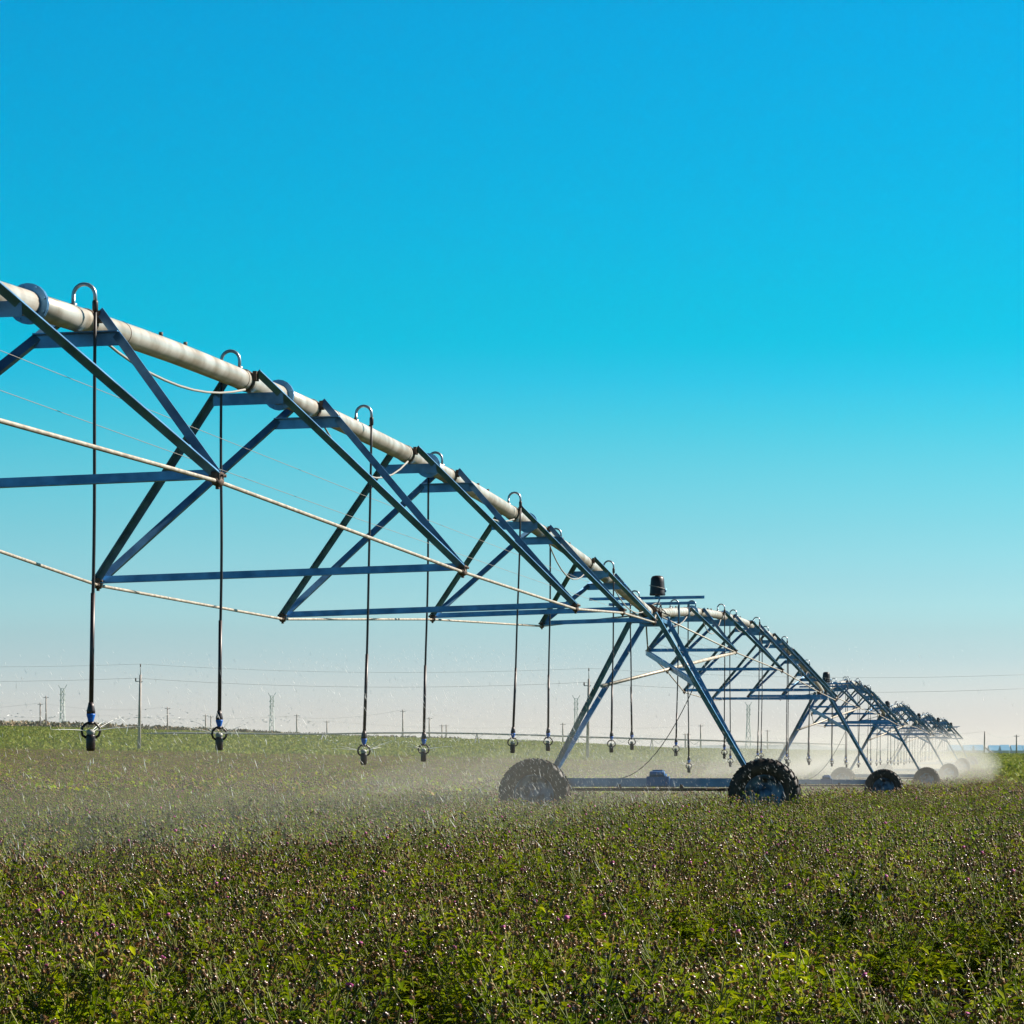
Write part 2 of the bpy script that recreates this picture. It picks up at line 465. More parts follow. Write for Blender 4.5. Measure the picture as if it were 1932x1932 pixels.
def head_meshes():
    """origin at the hose end: weight tube above, sprinkler body below"""
    w = MB().tube([(0, 0, .07), (0, 0, 0.045), (0, 0, .02), (0, 0, 0)], [.016, .021, .027, .027], 12).mesh('hose_coupling', M['weight'])
    c = MB().lathe((0, 0, 0), -U3, [(0, 0), (0, .027), (.008, .028), (.045, .017), (.055, .014), (.055, 0)], 14).mesh('nozzle', M['blue'])
    br = MB()
    for sd in (-1, 1):
        for k, (x, z) in enumerate([(0, 0)]):
            pts = [Vector((sd * .012, 0, -.055)), Vector((sd * .03, 0, -.062)), Vector((sd * .052, 0, -.085)), Vector((sd * .058, 0, -.11)), Vector((sd * .05, 0, -.135)), Vector((sd * .028, 0, -.15))]
            br.tube(pts, .0085, 6)
    br.tube([(0, 0, -.052), (0, 0, -.07)], [.02, .016], 10)
    br = br.mesh('bracket', M['nozzle'])
    pl = MB().lathe((0, 0, -.105), -U3, [(-.012, .0), (-.01, .010), (0, .026), (.012, .028), (.02, .024), (.03, .02), (.03, 0)], 14).mesh('spray_plate', M['plate'])
    bo = MB().tube([(0, 0, -.13), (0, 0, -.14), (0, 0, -.225), (0, 0, -.232)], [.026, .03, .0275, .022], 14)
    for k in range(5): bo.disc((0, 0, -.15 - .015 * k), U3, .024, .031, .004, 12)
    bo = bo.mesh('sprinkler_body', M['nozzle'])
    return w, c, br, pl, bo
GM = {s: goose_mesh(s) for s in (-1, 1)}; CM = {s: collar_mesh(s) for s in (-1, 1)}
HM = head_meshes()
# for the nearest span: bottom of the sprinkler (photo y) and sideways lean at the bottom (photo units)
near = {0: (1417, -8), 1: (1416, -4), 2: (1443, -14), 3: (1437, -9), 4: (1421, -14), 5: (1417, -4), 6: (1420, -4), 7: (1415, 3)}
span_words = ['', 'the span behind the nearest tower', 'the span behind the second tower', 'the span behind the third tower', 'the span behind the fourth tower', 'the farthest span']
HEADS = []
def make_drop(i, n, Y, side, zbot, lean):
    z = pipe_z(i, Y)
    o = PT(Y, 0, z)
    if i == 0:
        lab = '%s sprinkler drop from the left edge, hose %s the pale pipe' % (ORD[n], 'in front of' if side > 0 else 'behind')
    else:
        lab = '%s sprinkler drop from the near end of %s' % (ORD[n], span_words[i])
    root = empty('sprinkler_drop', o, lab, 'sprinkler', 'sprinkler drops hanging from the pipe')
    def put(name, me, par, loc=(0, 0, 0)):
        q = bpy.data.objects.new(name, me); COL.objects.link(q); q.parent = par; q.location = loc; return q
    put('gooseneck', GM[side], root)
    top = RDIR * side * .14 + U3 * (PIPE_R - .03)
    end = Vector(top); end.z = (zbot + .232) - z
    end += Vector((lean / F * Y, 0, 0))
    sw = random.uniform(.002, .009); ph = random.uniform(0, 6)
    pts = []
    for k in range(13):
        t = k / 12
        p = top.lerp(end, t); p += Vector((lean / F * Y * -.12 * math.sin(math.pi * t) + sw * math.sin(math.pi * t * 2 + ph) * math.sin(math.pi * t), .01 * math.sin(t * 9), 0)); pts.append(p + o)
    h = MB().tube(pts, .0105, 8).build('hose', M['hose'], root)
    put('hose_collar', CM[side], h)
    # stiff weight tube on the lower part
    wl = (pts[12] - pts[9]); a = pts[12] - wl.normalized() * (.75 if i == 0 else .5)
    MB().tube([a, pts[12]], .0145, 10).build('hose_weight', M['weight'], root)
    hd = put('sprinkler_head', HM[4], root, end)
    for nm, me in zip(('hose_coupling', 'nozzle', 'bracket', 'spray_plate'), HM[:4]): put(nm, me, hd)
    hd.rotation_euler = (0, math.atan2(-lean / F * Y, 3), random.uniform(-.5, .5))
    HEADS.append((o + end, i))

random.seed(5)
kk = 0
for i in range(6):
    n = 0
    y = 3.09 * S if i == 0 else TY[i] + .45 * S
    k = 0
    while y < TY[i + 1] - .2 * S:
        side = 1 if k % 2 == 0 else -1
        if i == 0:
            by, ln = near[n]; zb = (1418 - by) * y / F
        else:
            g = float(ground_rel(X0 + A * y, y)); zb = g + 1.17 + random.uniform(-.08, .08); ln = random.uniform(-6, 2) * 54 / y
            if i == 1 and n in (1, 3): zb -= .22
        make_drop(i, n, y, side, zb, ln)
        y += .66 * S; k += 1; n += 1

# ------------------------------------------------------------------ ground
def grid_obj(name, ys, us, zoff, m, kind='structure'):
    V_ = []; Fc = []
    for y in ys:
        for u in us:
            w = max(y, 54.) * u
            V_.append((w, y, float(ground_rel(w, y)) + CZ + zoff))
    n = len(us)
    for a in range(len(ys) - 1):
        for b in range(n - 1):
            Fc.append((a * n + b, a * n + b + 1, (a + 1) * n + b + 1, (a + 1) * n + b))
    me = bpy.data.meshes.new(name); me.from_pydata(V_, [], Fc); me.materials.append(m)
    me.polygons.foreach_set('use_smooth', [True] * len(Fc))
    o = bpy.data.objects.new(name, me); COL.objects.link(o); o['kind'] = kind
    return o

def ground_mat():
    m = bpy.data.materials.new('field_soil'); m.use_nodes = True
    nt = m.node_tree; N = nt.nodes; L = nt.links; b = N['Principled BSDF']
    geo = N.new('ShaderNodeNewGeometry'); sx = N.new('ShaderNodeSeparateXYZ'); L.new(geo.outputs['Position'], sx.inputs[0])
    n1 = N.new('ShaderNodeTexNoise'); n1.inputs['Scale'].default_value = 9; n1.inputs['Detail'].default_value = 8
    n2 = N.new('ShaderNodeTexNoise'); n2.inputs['Scale'].default_value = .6; n2.inputs['Detail'].default_value = 8
    L.new(geo.outputs['Position'], n1.inputs['Vector']); L.new(geo.outputs['Position'], n2.inputs['Vector'])
    soil = N.new('ShaderNodeValToRGB'); soil.color_ramp.elements[0].color = (.010, .008, .005, 1); soil.color_ramp.elements[1].color = (.03, .024, .014, 1)
    soil.color_ramp.elements[0].position = .3; soil.color_ramp.elements[1].position = .7
    L.new(n1.outputs['Fac'], soil.inputs['Fac'])
    gr = N.new('ShaderNodeValToRGB'); gr.color_ramp.elements[0].color = (.055, .085, .012, 1); gr.color_ramp.elements[1].color = (.12, .18, .03, 1)
    gr.color_ramp.elements[0].position = .35; gr.color_ramp.elements[1].position = .65
    L.new(n2.outputs['Fac'], gr.inputs['Fac'])
    mr = N.new('ShaderNodeMapRange'); mr.inputs['From Min'].default_value = 262; mr.inputs['From Max'].default_value = 270
    L.new(sx.outputs['Y'], mr.inputs['Value'])
    mx = N.new('ShaderNodeMix'); mx.data_type = 'RGBA'; L.new(mr.outputs[0], mx.inputs[0]); L.new(soil.outputs[0], mx.inputs[6]); L.new(gr.outputs[0], mx.inputs[7])
    L.new(mx.outputs[2], b.inputs['Base Color']); b.inputs['Roughness'].default_value = .95; b.inputs['Specular IOR Level'].default_value = .1
    bp = N.new('ShaderNodeBump'); bp.inputs['Strength'].default_value = .6; bp.inputs['Distance'].default_value = .15
    L.new(n1.outputs['Fac'], bp.inputs['Height']); L.new(bp.outputs[0], b.inputs['Normal'])
    return m
ys = list(np.arange(-200, 20, 20)) + list(np.arange(20, 300, 4)) + list(np.arange(300, 900, 12)) + list(np.arange(900, 2000, 100)) + [2500, 3000, 4000, 5000, 6800]
us = [-4, -2.5, -1.5, -1, -.7, -.5, -.35, -.25] + list(np.linspace(-.2, .2, 41)) + [.25, .35, .5, .7, 1, 1.5, 2.5, 4]
grid_obj('ground', ys, us, 0, ground_mat())

# ------------------------------------------------------------------ plants
class Tpl:
    def __init__(s): s.v = []; s.t = []; s.m = []
    def add(s, vs, ts, m):
        o = len(s.v); s.v += [tuple(p) for p in vs]; s.t += [(a + o, b + o, c + o) for a, b, c in ts]; s.m += [m] * len(ts)
    def leaf(s, p, d, L, W, m, droop=.3, quad=True):
        d = Vector(d).normalized(); x = d.cross(Vector((0, 0, 1)))
        if x.length < .05: x = Vector((1, 0, 0))
        x.normalize(); up = x.cross(d)
        p = Vector(p); mid = p + d * L * .45; tip = p + d * L - Vector((0, 0, L * droop)) + x * random.uniform(-.15, .15) * L
        if quad:
            s.add([p, mid + x * W / 2 + up * W * .25, mid, mid - x * W / 2 + up * W * .25, tip], [(0, 1, 2), (0, 2, 3), (1, 4, 2), (2, 4, 3)], m)
        else:
            s.add([p, mid + x * W / 2, mid - x * W / 2, tip], [(0, 1, 2), (1, 3, 2)], m)
    def stem(s, p, q, r0, r1, m):
        p = Vector(p); q = Vector(q); d = (q - p).normalized(); x = d.cross(Vector((.3, .9, .1))).normalized(); y = d.cross(x)
        vs = [c + (x * math.cos(a) + y * math.sin(a)) * r for c, r in ((p, r0), (q, r1)) for a in (0, 2.09, 4.19)]
        s.add(vs, [(0, 1, 4), (0, 4, 3), (1, 2, 5), (1, 5, 4), (2, 0, 3), (2, 3, 5)], m)
    def head(s, p, d, r, m, mt, hi=True):
        """seed head: scaly egg with a ruff of bracts, tuft mt on top"""
        p = Vector(p); d = Vector(d).normalized(); x = d.cross(Vector((.3, .9, .1))).normalized(); y = d.cross(x)
        if hi:
            n = 7; rings = [(0, .35), (.5, 1.0), (1.15, .95), (1.7, .5)]
            vs = [p + d * (o * r) + (x * math.cos(2 * math.pi * j / n + o) + y * math.sin(2 * math.pi * j / n + o)) * (k * r) for o, k in rings for j in range(n)]
            ts = []
            for i in range(3):
                for j in range(n):
                    a = i * n + j; b = i * n + (j + 1) % n
                    ts += [(a, b, b + n), (a, b + n, a + n)]
            s.add(vs, ts, m)
            for j in range(9):
                a = random.uniform(0, 6.28); h = random.uniform(.3, 1.5)
                c = p + d * (h * r) + (x * math.cos(a) + y * math.sin(a)) * (.9 * r)
                o_ = (x * math.cos(a) + y * math.sin(a)) * .8 + d * random.uniform(.1, .9)
                t = d.cross(o_).normalized() * r * .28
                s.add([c - t, c + t, c + o_ * r * random.uniform(.7, 1.3)], [(0, 1, 2)], m)
            if mt is not None:
                vs = [p + d * (1.5 * r) + (x * math.cos(j) + y * math.sin(j)) * (.5 * r) for j in np.arange(0, 6.28, 1.047)] + \
                     [p + d * (2.0 * r) + (x * math.cos(j) + y * math.sin(j)) * (1.12 * r) for j in np.arange(0, 6.28, 1.047)] + [p + d * 2.5 * r]
                ts = []
                for j in range(6):
                    b = (j + 1) % 6; ts += [(j, b, 6 + b), (j, 6 + b, 6 + j), (6 + j, 6 + b, 12)]
                s.add(vs, ts, mt)
        else:
            q = p + d * r
            vs = [p, q + x * r, q + y * r, q - x * r, q - y * r, p + d * 2 * r]
            s.add(vs, [(0, 2, 1), (0, 3, 2), (0, 4, 3), (0, 1, 4), (5, 1, 2), (5, 2, 3), (5, 3, 4), (5, 4, 1)], mt if mt is not None else m)

LEAF, LEAF2, STEM, HD, PUR, DRY = range(6)
def plant_near(flower=False, green=False, seed=0):
    random.seed(seed); t = Tpl()
    ns = random.randint(4, 6)
    for s_ in range(ns):
        a = random.uniform(0, 6.28); sp = random.uniform(.03, .17)
        h = random.uniform(.36, .48) * (.85 if green else 1)
        b = Vector((random.uniform(-.05, .05), random.uniform(-.05, .05), 0))
        p1 = b + Vector((sp * math.cos(a) * .6, sp * math.sin(a) * .6, h * .5)); p2 = b + Vector((sp * math.cos(a) * 1.5, sp * math.sin(a) * 1.5, h))
        t.stem(b, p1, .0032, .0026, STEM); t.stem(p1, p2, .0026, .002, STEM)
        for k in range(random.randint(22, 28)):
            f = random.uniform(.15, .97) ** .8
            p = b.lerp(p1, f * 2) if f < .5 else p1.lerp(p2, f * 2 - 1)
            az = random.uniform(0, 6.28); el = random.uniform(-.1, .9)
            L = random.uniform(.035, .078) * (1.35 - .6 * f) * (1.3 if green else 1)
            t.leaf(p, (math.cos(az), math.sin(az), el), L, L * random.uniform(.28, .48), LEAF if random.random() < .6 else (LEAF2 if random.random() < .86 else DRY), random.uniform(.0, .4))
        nh = 0 if (green and random.random() < .6) else 1
        if nh:
            dd = (p2 - p1).normalized() + Vector((random.uniform(-.3, .3), random.uniform(-.3, .3), 0))
            t.head(p2, dd, .0105 if (flower and s_ == 0) else random.uniform(.007, .0105), HD, PUR if (flower and s_ == 0) else (DRY if random.random() < .3 else None))
            for q in range(random.randint(1, 4)):
                f = random.uniform(.45, .8); pb = p1.lerp(p2, f); aa = random.uniform(0, 6.28)
                pe = pb + Vector((math.cos(aa) * .05, math.sin(aa) * .05, random.uniform(.04, .09)))
                t.stem(pb, pe, .0024, .002, STEM); t.head(pe, pe - pb, random.uniform(.0055, .008), HD, None)
    for k in range(16):
        az = random.uniform(0, 6.28); L = random.uniform(.05, .11)
        t.leaf((random.uniform(-.08, .08), random.uniform(-.08, .08), random.uniform(.05, .22)), (math.cos(az), math.sin(az), random.uniform(.2, 1.3)), L, L * .26, LEAF2 if random.random() < .5 else LEAF, .3)
    return t
def plant_mid(flower=False, green=False, seed=0):
    random.seed(seed); t = Tpl()
    for s_ in range(6):
        a = random.uniform(0, 6.28); sp = random.uniform(.05, .24); h = random.uniform(.34, .54) * (.8 if green else 1)
        b = Vector((sp * math.cos(a) * .4, sp * math.sin(a) * .4, .05)); p2 = Vector((sp * math.cos(a), sp * math.sin(a), h))
        t.stem(b, p2, .0038, .0028, STEM)
        for k in range(13):
            f = random.uniform(.3, .97); az = random.uniform(0, 6.28); L = random.uniform(.035, .08)
            t.leaf(b.lerp(p2, f), (math.cos(az), math.sin(az), random.uniform(0, .9)), L, L * .34, LEAF if random.random() < .6 else (LEAF2 if random.random() < .8 else DRY), random.uniform(0, .3), False)
        t.leaf(p2, (random.uniform(-1, 1), random.uniform(-1, 1), .3), .07, .03, LEAF, .2, False)
        if not green or random.random() < .35:
            t.head(p2, (random.uniform(-.3, .3), random.uniform(-.3, .3), 1), random.uniform(.0125, .017), HD, PUR if (flower and s_ == 0) else None, False)
            if random.random() < .5:
                t.head(b.lerp(p2, .8) + Vector((random.uniform(-.06, .06), random.uniform(-.06, .06), .02)), (0, 0, 1), .010, HD, None, False)
    return t
def plant_far(seed=0, green=False):
    random.seed(seed); t = Tpl()
    for k in range(22):
        az = random.uniform(0, 6.28); L = random.uniform(.10, .20); r = random.uniform(0, .4); a = random.uniform(0, 6.28)
        t.leaf((r * math.cos(a), r * math.sin(a), random.uniform(.2, .44)), (math.cos(az), math.sin(az), random.uniform(.1, .9)), L, L * .42, LEAF if random.random() < .55 else (LEAF2 if random.random() < .5 else DRY), .1, False)
    if not green:
        for k in range(7):
            r = random.uniform(0, .42); a = random.uniform(0, 6.28)
            t.head((r * math.cos(a), r * math.sin(a), random.uniform(.38, .52)), (0, 0, 1), random.uniform(.02, .032), HD, None, False)
    return t
def tuft(seed=0):
    random.seed(seed); t = Tpl()
    for k in range(9):
        az = random.uniform(0, 6.28); L = random.uniform(.3, .55); r = random.uniform(0, .6); a = random.uniform(0, 6.28)
        t.leaf((r * math.cos(a), r * math.sin(a), .02), (math.cos(az) * .5, math.sin(az) * .5, 1), L, L * .6, LEAF if random.random() < .6 else LEAF2, .1, False)
    return t

def scatter(name, tpls, pts, mats, prob=None, smin=.85, smax=1.15, hs=None, tilt=.12, pick=None):
    n = len(pts)
    idx = pick if pick is not None else RNG.choice(len(tpls), n, p=prob)
    AV, AT, AM, TI = [], [], [], []; off = 0
    for k, tp in enumerate(tpls):
        sel = np.where(idx == k)[0]
        if len(sel) == 0: continue
        v = np.array(tp.v, np.float32); t = np.array(tp.t, np.int64); mi = np.array(tp.m, np.int32); m_ = len(sel)
        an = RNG.uniform(0, 2 * np.pi, m_); sc = RNG.uniform(smin, smax, m_)
        h = sc * (hs[sel] if hs is not None else 1)
        c, s_ = np.cos(an), np.sin(an)
        x = (v[None, :, 0] * c[:, None] - v[None, :, 1] * s_[:, None]) * sc[:, None]
        y = (v[None, :, 0] * s_[:, None] + v[None, :, 1] * c[:, None]) * sc[:, None]
        z = v[None, :, 2] * h[:, None]
        x += z * RNG.normal(0, tilt, m_)[:, None]; y += z * RNG.normal(0, tilt, m_)[:, None]
        P = np.stack([x + pts[sel, 0][:, None], y + pts[sel, 1][:, None], z + pts[sel, 2][:, None]], -1)
        AV.append(P.reshape(-1, 3).astype(np.float32))
        AT.append((t[None] + (off + np.arange(m_) * len(v))[:, None, None]).reshape(-1, 3))
        AM.append(np.tile(mi, m_))
        ti = np.clip(RNG.normal(.5, .24, m_), 0, 1)
        TI.append(np.repeat(ti, len(v)) + 0)
        off += m_ * len(v)
    AV = np.concatenate(AV); AT = np.concatenate(AT); AM = np.concatenate(AM); TI = np.concatenate(TI)
    TI = np.clip(TI + RNG.normal(0, .12, len(TI)), 0, 1).astype(np.float32)
    me = bpy.data.meshes.new(name)
    me.vertices.add(len(AV)); me.vertices.foreach_set('co', AV.ravel())
    me.loops.add(len(AT) * 3); me.loops.foreach_set('vertex_index', AT.ravel().astype(np.int32))
    me.polygons.add(len(AT)); me.polygons.foreach_set('loop_start', (np.arange(len(AT)) * 3).astype(np.int32))
    me.polygons.foreach_set('material_index', AM)
    at_ = me.attributes.new('tint', 'FLOAT', 'POINT'); at_.data.foreach_set('value', TI)
    for m in mats: me.materials.append(m)
    me.update(calc_edges=True)
    o = bpy.data.objects.new(name, me); COL.objects.link(o); o['kind'] = 'stuff'
    print(name, n, 'plants', len(AT), 'tris')
    return o

def noise2(x, y, sc, ph=0.):
    x = x * sc; y = y * sc
    return (np.sin(x * 1.3 + 1.7 * y + ph) + np.sin(2.1 * x - 1.1 * y + 2.3 + ph) + np.sin(-.7 * x + 2.9 * y + 4 * np.sin(x * .6) + ph) + np.sin(3.3 * x + .6 * y + 1.1)) / 4

def sample(y0, y1, dens, margin=1.22):
    """points spread evenly over the part of the field in view, plus a margin at each side"""
    hw = .1515 * margin
    area = hw * (y1 ** 2 - y0 ** 2) + (y1 - y0) * 1.6
    n = int(area * dens)
    y = np.sqrt(RNG.uniform(y0 ** 2, y1 ** 2, n)); u = RNG.uniform(-1, 1, n)
    x = u * (hw * y + .8)
    return x, y

MP = [plant_mat('leaf_green', (.010, .042, .0006), (.29, .40, .002), .45, .30, .12),
      plant_mat('leaf_yellow_green', (.06, .10, .001), (.44, .47, .006), .22, .30, .3),
      plant_mat('stalk_tan', (.05, .08, .010), (.24, .23, .06), .6, .1, .2),
      plant_mat('seed_head_brown', (.035, .014, .007), (.27, .135, .05), .3, .06, .45),
      plant_mat('thistle_purple', (.42, .03, .20), (.66, .16, .44), .6, .25),
      plant_mat('dry_leaf', (.18, .10, .03), (.40, .28, .10), .5, .25, .3)]

HOLES = [(1.58, 13.3, .36, 1.9), (-.13, 11.6, .32, 1.5), (.95, 10.1, .22, .9), (-1.05, 13.2, .2, 1.0), (-.45, 12.2, .28, 1.0), (-1.25, 10.4, .2, .7),
         (.9, 16, .35, 2.2), (.2, 14.6, .25, 1.2), (2.15, 15.2, .3, 1.4), (1.9, 21, .35, 2.0), (-2.0, 18.6, .35, 1.8), (-3.6, 30, .5, 3), (3.1, 26, .4, 2.2), (.1, 19.5, .3, 1.5)]
def keep_out(x, y):
    k = np.ones(len(x), bool)
    for hx, hy, a, b in HOLES:
        k &= ((x - hx * y / hy) / a) ** 2 + ((y - hy) / b) ** 2 > 1
    return k
def near_tower(x, y):
    k = np.ones(len(x), bool)
    for i in range(1, 6):
        p = PT(TY[i], 0, 0); dx = x - p.x; dy = y - p.y
        lat = dx * RDIR.x + dy * RDIR.y; al = dx * TDIR.x + dy * TDIR.y
        k &= ~((np.abs(lat) < 2.5) & (np.abs(al + .24) < .22))
    return k

def green_edge(x, y):
    return 266 - 95 * np.clip((x / y - .137) / .012, 0, 1)

def field(name, y0, y1, dens, tp, tilt=.055, **kw):
    x, y = sample(y0, y1, dens)
    k = keep_out(x, y) & near_tower(x, y) & (y < green_edge(x, y)); x, y = x[k], y[k]
    g = noise2(x, y, .55) + .5 * noise2(x, y, 1.7, 2.)
    hs = 1 + .13 * noise2(x, y, .9, 5.) + .16 * noise2(x, y, 4.3, 1.) - .12 * (g > .38) + RNG.normal(0, .13, len(x))
    # thin the stand a little in places so dark gaps open up
    k = RNG.uniform(0, 1, len(x)) < (.22 + .78 * (noise2(x, y, 3.1, 9.) > -.26))
    x, y, g, hs = x[k], y[k], g[k], hs[k]
    if y0 > 20: hs = hs * .84
    hs = np.clip(hs, .5, 1.06 if y0 > 20 else 1.22)
    hs = np.where(y < 9.5, np.minimum(hs, 1.02), hs)
    n = len(x)
    nb, nf, ng = tp['n']
    pick = RNG.integers(0, nb, n)
    gr = RNG.uniform(0, 1, n) < np.clip(.22 + .9 * (g - .1), .05, .9)
    pick[gr] = nb + nf + RNG.integers(0, ng, gr.sum())
    if nf:
        fl = RNG.uniform(0, 1, n) < tp['fl']; pick[fl] = nb + RNG.integers(0, nf, fl.sum())
    z = ground_rel(x, y) + CZ
    return scatter(name, tp['t'], np.stack([x, y, z], 1), MP, pick=pick, hs=hs, tilt=tilt, **kw)

TN = {'t': [plant_near(seed=k) for k in range(7)] + [plant_near(True, seed=20 + k) for k in range(3)] + [plant_near(False, True, seed=40 + k) for k in range(4)], 'n': (7, 3, 4), 'fl': .17}
TM = {'t': [plant_mid(seed=k) for k in range(6)] + [plant_mid(True, seed=20 + k) for k in range(2)] + [plant_mid(False, True, seed=40 + k) for k in range(3)], 'n': (6, 2, 3), 'fl': .045}
TF = {'t': [plant_far(seed=k) for k in range(6)] + [plant_far(seed=30 + k, green=True) for k in range(3)], 'n': (6, 0, 3), 'fl': 0}
o = field('crop_plants', 6.0, 27, 34, TN); tag(o, 'dense thistle-like crop with brown seed heads and purple flowers in the foreground', 'crop')
o = field('crop_plants', 27, 66, 22, TM); tag(o, 'crop with brown seed heads around the nearest tower wheels', 'crop')
o = field('crop_plants', 66, 266, 3.0, TF); tag(o, 'brownish crop stretching away under the mist to the bright green strip', 'crop')
x, y = sample(165, 610, .95, 1.12)
k = y > green_edge(x, y); x, y = x[k], y[k]
MG = [plant_mat('far_crop_green', (.09, .14, .010), (.21, .27, .022), .7, .35, .15), plant_mat('far_crop_yellow', (.15, .18, .020), (.29, .30, .045), .7, .35, .15)]
o = scatter('green_crop', [tuft(k) for k in range(6)], np.stack([x, y, ground_rel(x, y) + CZ], 1), MG, smin=.7, smax=1.4)
tag(o, 'bright green low crop of the next field behind the brown one', 'crop')

# ------------------------------------------------------------------ water
def drops():
    n = 14000
    al = RNG.uniform(0, 1, n) ** 1.25 * 62 + 13; lat = RNG.normal(-.6, 2.6, n)
    al[:3500] = RNG.uniform(33, 55, 3500); lat[:3500] = RNG.uniform(-3.5, 2.6, 3500)
    P = np.array([PT(a, 0, 0)[:] for a in al]); P[:, 0] += lat * RDIR.x; P[:, 1] += lat * RDIR.y
    g = ground_rel(P[:, 0], P[:, 1]) + CZ
    top = .7 + al / 54 * 2.0
    z = g + .3 + top * RNG.uniform(0, 1, n) ** 1.9; P[:, 2] = z
    d = np.stack([.42 + RNG.normal(0, .25, n), RNG.normal(0, .2, n), -np.ones(n)], 1); d /= np.linalg.norm(d, axis=1)[:, None]
    L = RNG.uniform(.018, .062, n); w = RNG.uniform(.0009, .0018, n)
    q = np.stack([P - d * L[:, None] / 2, P + d * L[:, None] / 2], 1)
    sx = np.array([1., 0, 0]); sy = np.array([0, 1., 0])
    V_ = np.empty((n, 5, 3)); V_[:, 0] = q[:, 0]; V_[:, 4] = q[:, 1]
    for k, a in enumerate((0, 2.09, 4.19)):
        V_[:, 1 + k] = P + d * L[:, None] * .2 + (sx * math.cos(a) + sy * math.sin(a)) * w[:, None]
    T = np.array([(0, 1, 2), (0, 2, 3), (0, 3, 1), (4, 2, 1), (4, 3, 2), (4, 1, 3)])
    T = (T[None] + (np.arange(n) * 5)[:, None, None]).reshape(-1, 3)
    return V_.reshape(-1, 3), T
dv, dt = drops()
wb = MB(); wb.v = [tuple(p) for p in dv]; wb.f = [tuple(int(a) for a in t) for t in dt]; wb.sm = [False] * len(wb.f)
random.seed(3)
for (h, i) in HEADS:
    if i > 3: continue
    nj = 6 if i < 2 else 4
    for k in range(nj):
        a = random.uniform(0, 6.28); L = random.uniform(.08, .34); el = random.uniform(.05, .5)
        d = Vector((math.cos(a), math.sin(a), 0)); p = h - U3 * .105
        pts = [p + d * (.035 + L * t) + U3 * (L * el * t - .25 * (L * t) ** 2) for t in (0, .35, .7, 1)]
        wb.tube(pts, [.0022, .0024, .0018, .0006], 4, False)
    for k in range(130 if i < 2 else 50):
        a = random.choice((0, 1)) * math.pi + random.gauss(0, .55); rr = random.uniform(.05, .75) ** 1.0
        p = h + Vector((math.cos(a) * rr, math.sin(a) * rr * 1.5, -.105 + rr * .42 - rr * rr * .45 + random.gauss(0, .05) * rr))
        d = Vector((math.cos(a), math.sin(a), .3 - rr * .8)) * random.uniform(.006, .03); w_ = random.uniform(.0008, .0022)
        wb.add([p, p + d * .6 + Vector((0, 0, w_)), p + d * .6 + Vector((w_, 0, -w_)), p + d * .6 + Vector((-w_, w_, -w_)), p + d], [(0, 1, 2), (0, 2, 3), (0, 3, 1), (4, 2, 1), (4, 3, 2), (4, 1, 3)])
    for k in range(random.randint(1, 4)):
        p = h + Vector((random.uniform(-.025, .025), random.uniform(-.02, .02), -.24 - random.uniform(0, .09)))
        wb.tube([p, p - U3 * .02, p - U3 * .035, p - U3 * .04], [.0008, .002, .0035, .001], 5, False)
o = wb.build('water_spray', M['water']); tag(o, 'fine jets and falling drops of water around the sprinklers', 'water spray', kind='stuff')

def volume_mat(name, color, dens, aniso=0.):
    m = bpy.data.materials.new(name); m.use_nodes = True; nt = m.node_tree
    for n_ in list(nt.nodes): nt.nodes.remove(n_)
    out = nt.nodes.new('ShaderNodeOutputMaterial'); v = nt.nodes.new('ShaderNodeVolumePrincipled')
    v.inputs['Color'].default_value = (*color, 1); v.inputs['Density'].default_value = dens; v.inputs['Anisotropy'].default_value = aniso
    nt.links.new(v.outputs[0], out.inputs['Volume']); return m

def mist(name, y0, y1, wl, wr, h, dens, label, color=(1, .95, .87)):
    ys_ = np.linspace(y0, y1, 26); n = 16; vs = []; fs = []
    for a, yy in enumerate(ys_):
        t = (yy - y0) / (y1 - y0); env = max(.04, min(1, 4 * t) ** .6 * min(1, 5 * (1 - t)) ** .6) * (1 + .12 * math.sin(yy * .5) + .1 * math.sin(yy * 1.1 + 2))
        for b in range(n + 1):
            th = math.pi * b / n; c_ = -math.cos(th); lat = (wl if c_ < 0 else wr) * c_ * (.5 + .5 * env)
            p = PT(yy, lat, 0); g = gz(p.x, p.y)
            vs.append((p.x, p.y, g + h * env * math.sin(th) ** .8 + (.02 if 0 < b < n else 0)))
        for b in range(n + 1):
            th = math.pi * b / n; c_ = -math.cos(th); lat = (wl if c_ < 0 else wr) * c_ * (.5 + .5 * env)
            p = PT(yy, lat, 0); vs.append((p.x, p.y, gz(p.x, p.y) - .3))
    m_ = 2 * (n + 1)
    for a in range(len(ys_) - 1):
        for b in range(n):
            fs.append((a * m_ + b, a * m_ + b + 1, (a + 1) * m_ + b + 1, (a + 1) * m_ + b))
            k = n + 1
            fs.append((a * m_ + k + b + 1, a * m_ + k + b, (a + 1) * m_ + k + b, (a + 1) * m_ + k + b + 1))
        fs.append((a * m_, (a + 1) * m_, (a + 1) * m_ + n + 1, a * m_ + n + 1))
        fs.append((a * m_ + n, a * m_ + 2 * n + 1, (a + 1) * m_ + 2 * n + 1, (a + 1) * m_ + n))
    for a in (0, len(ys_) - 1):
        for b in range(n):
            q = (a * m_ + b, a * m_ + n + 1 + b, a * m_ + n + 2 + b, a * m_ + b + 1)
            fs.append(q if a == 0 else q[::-1])
    b_ = MB(); b_.add(vs, fs, True)
    o = b_.build(name, volume_mat(name, color, dens, .45)); tag(o, label, 'mist', kind='stuff')
mist('water_mist', 17, 60, 6.5, 1.0, 1.75, .0062, 'thin veil of spray under the nearest pipe span')
mist('water_mist', 50, 150, 9, 1.6, 1.9, .006, 'spray mist under the pipe behind the nearest tower')
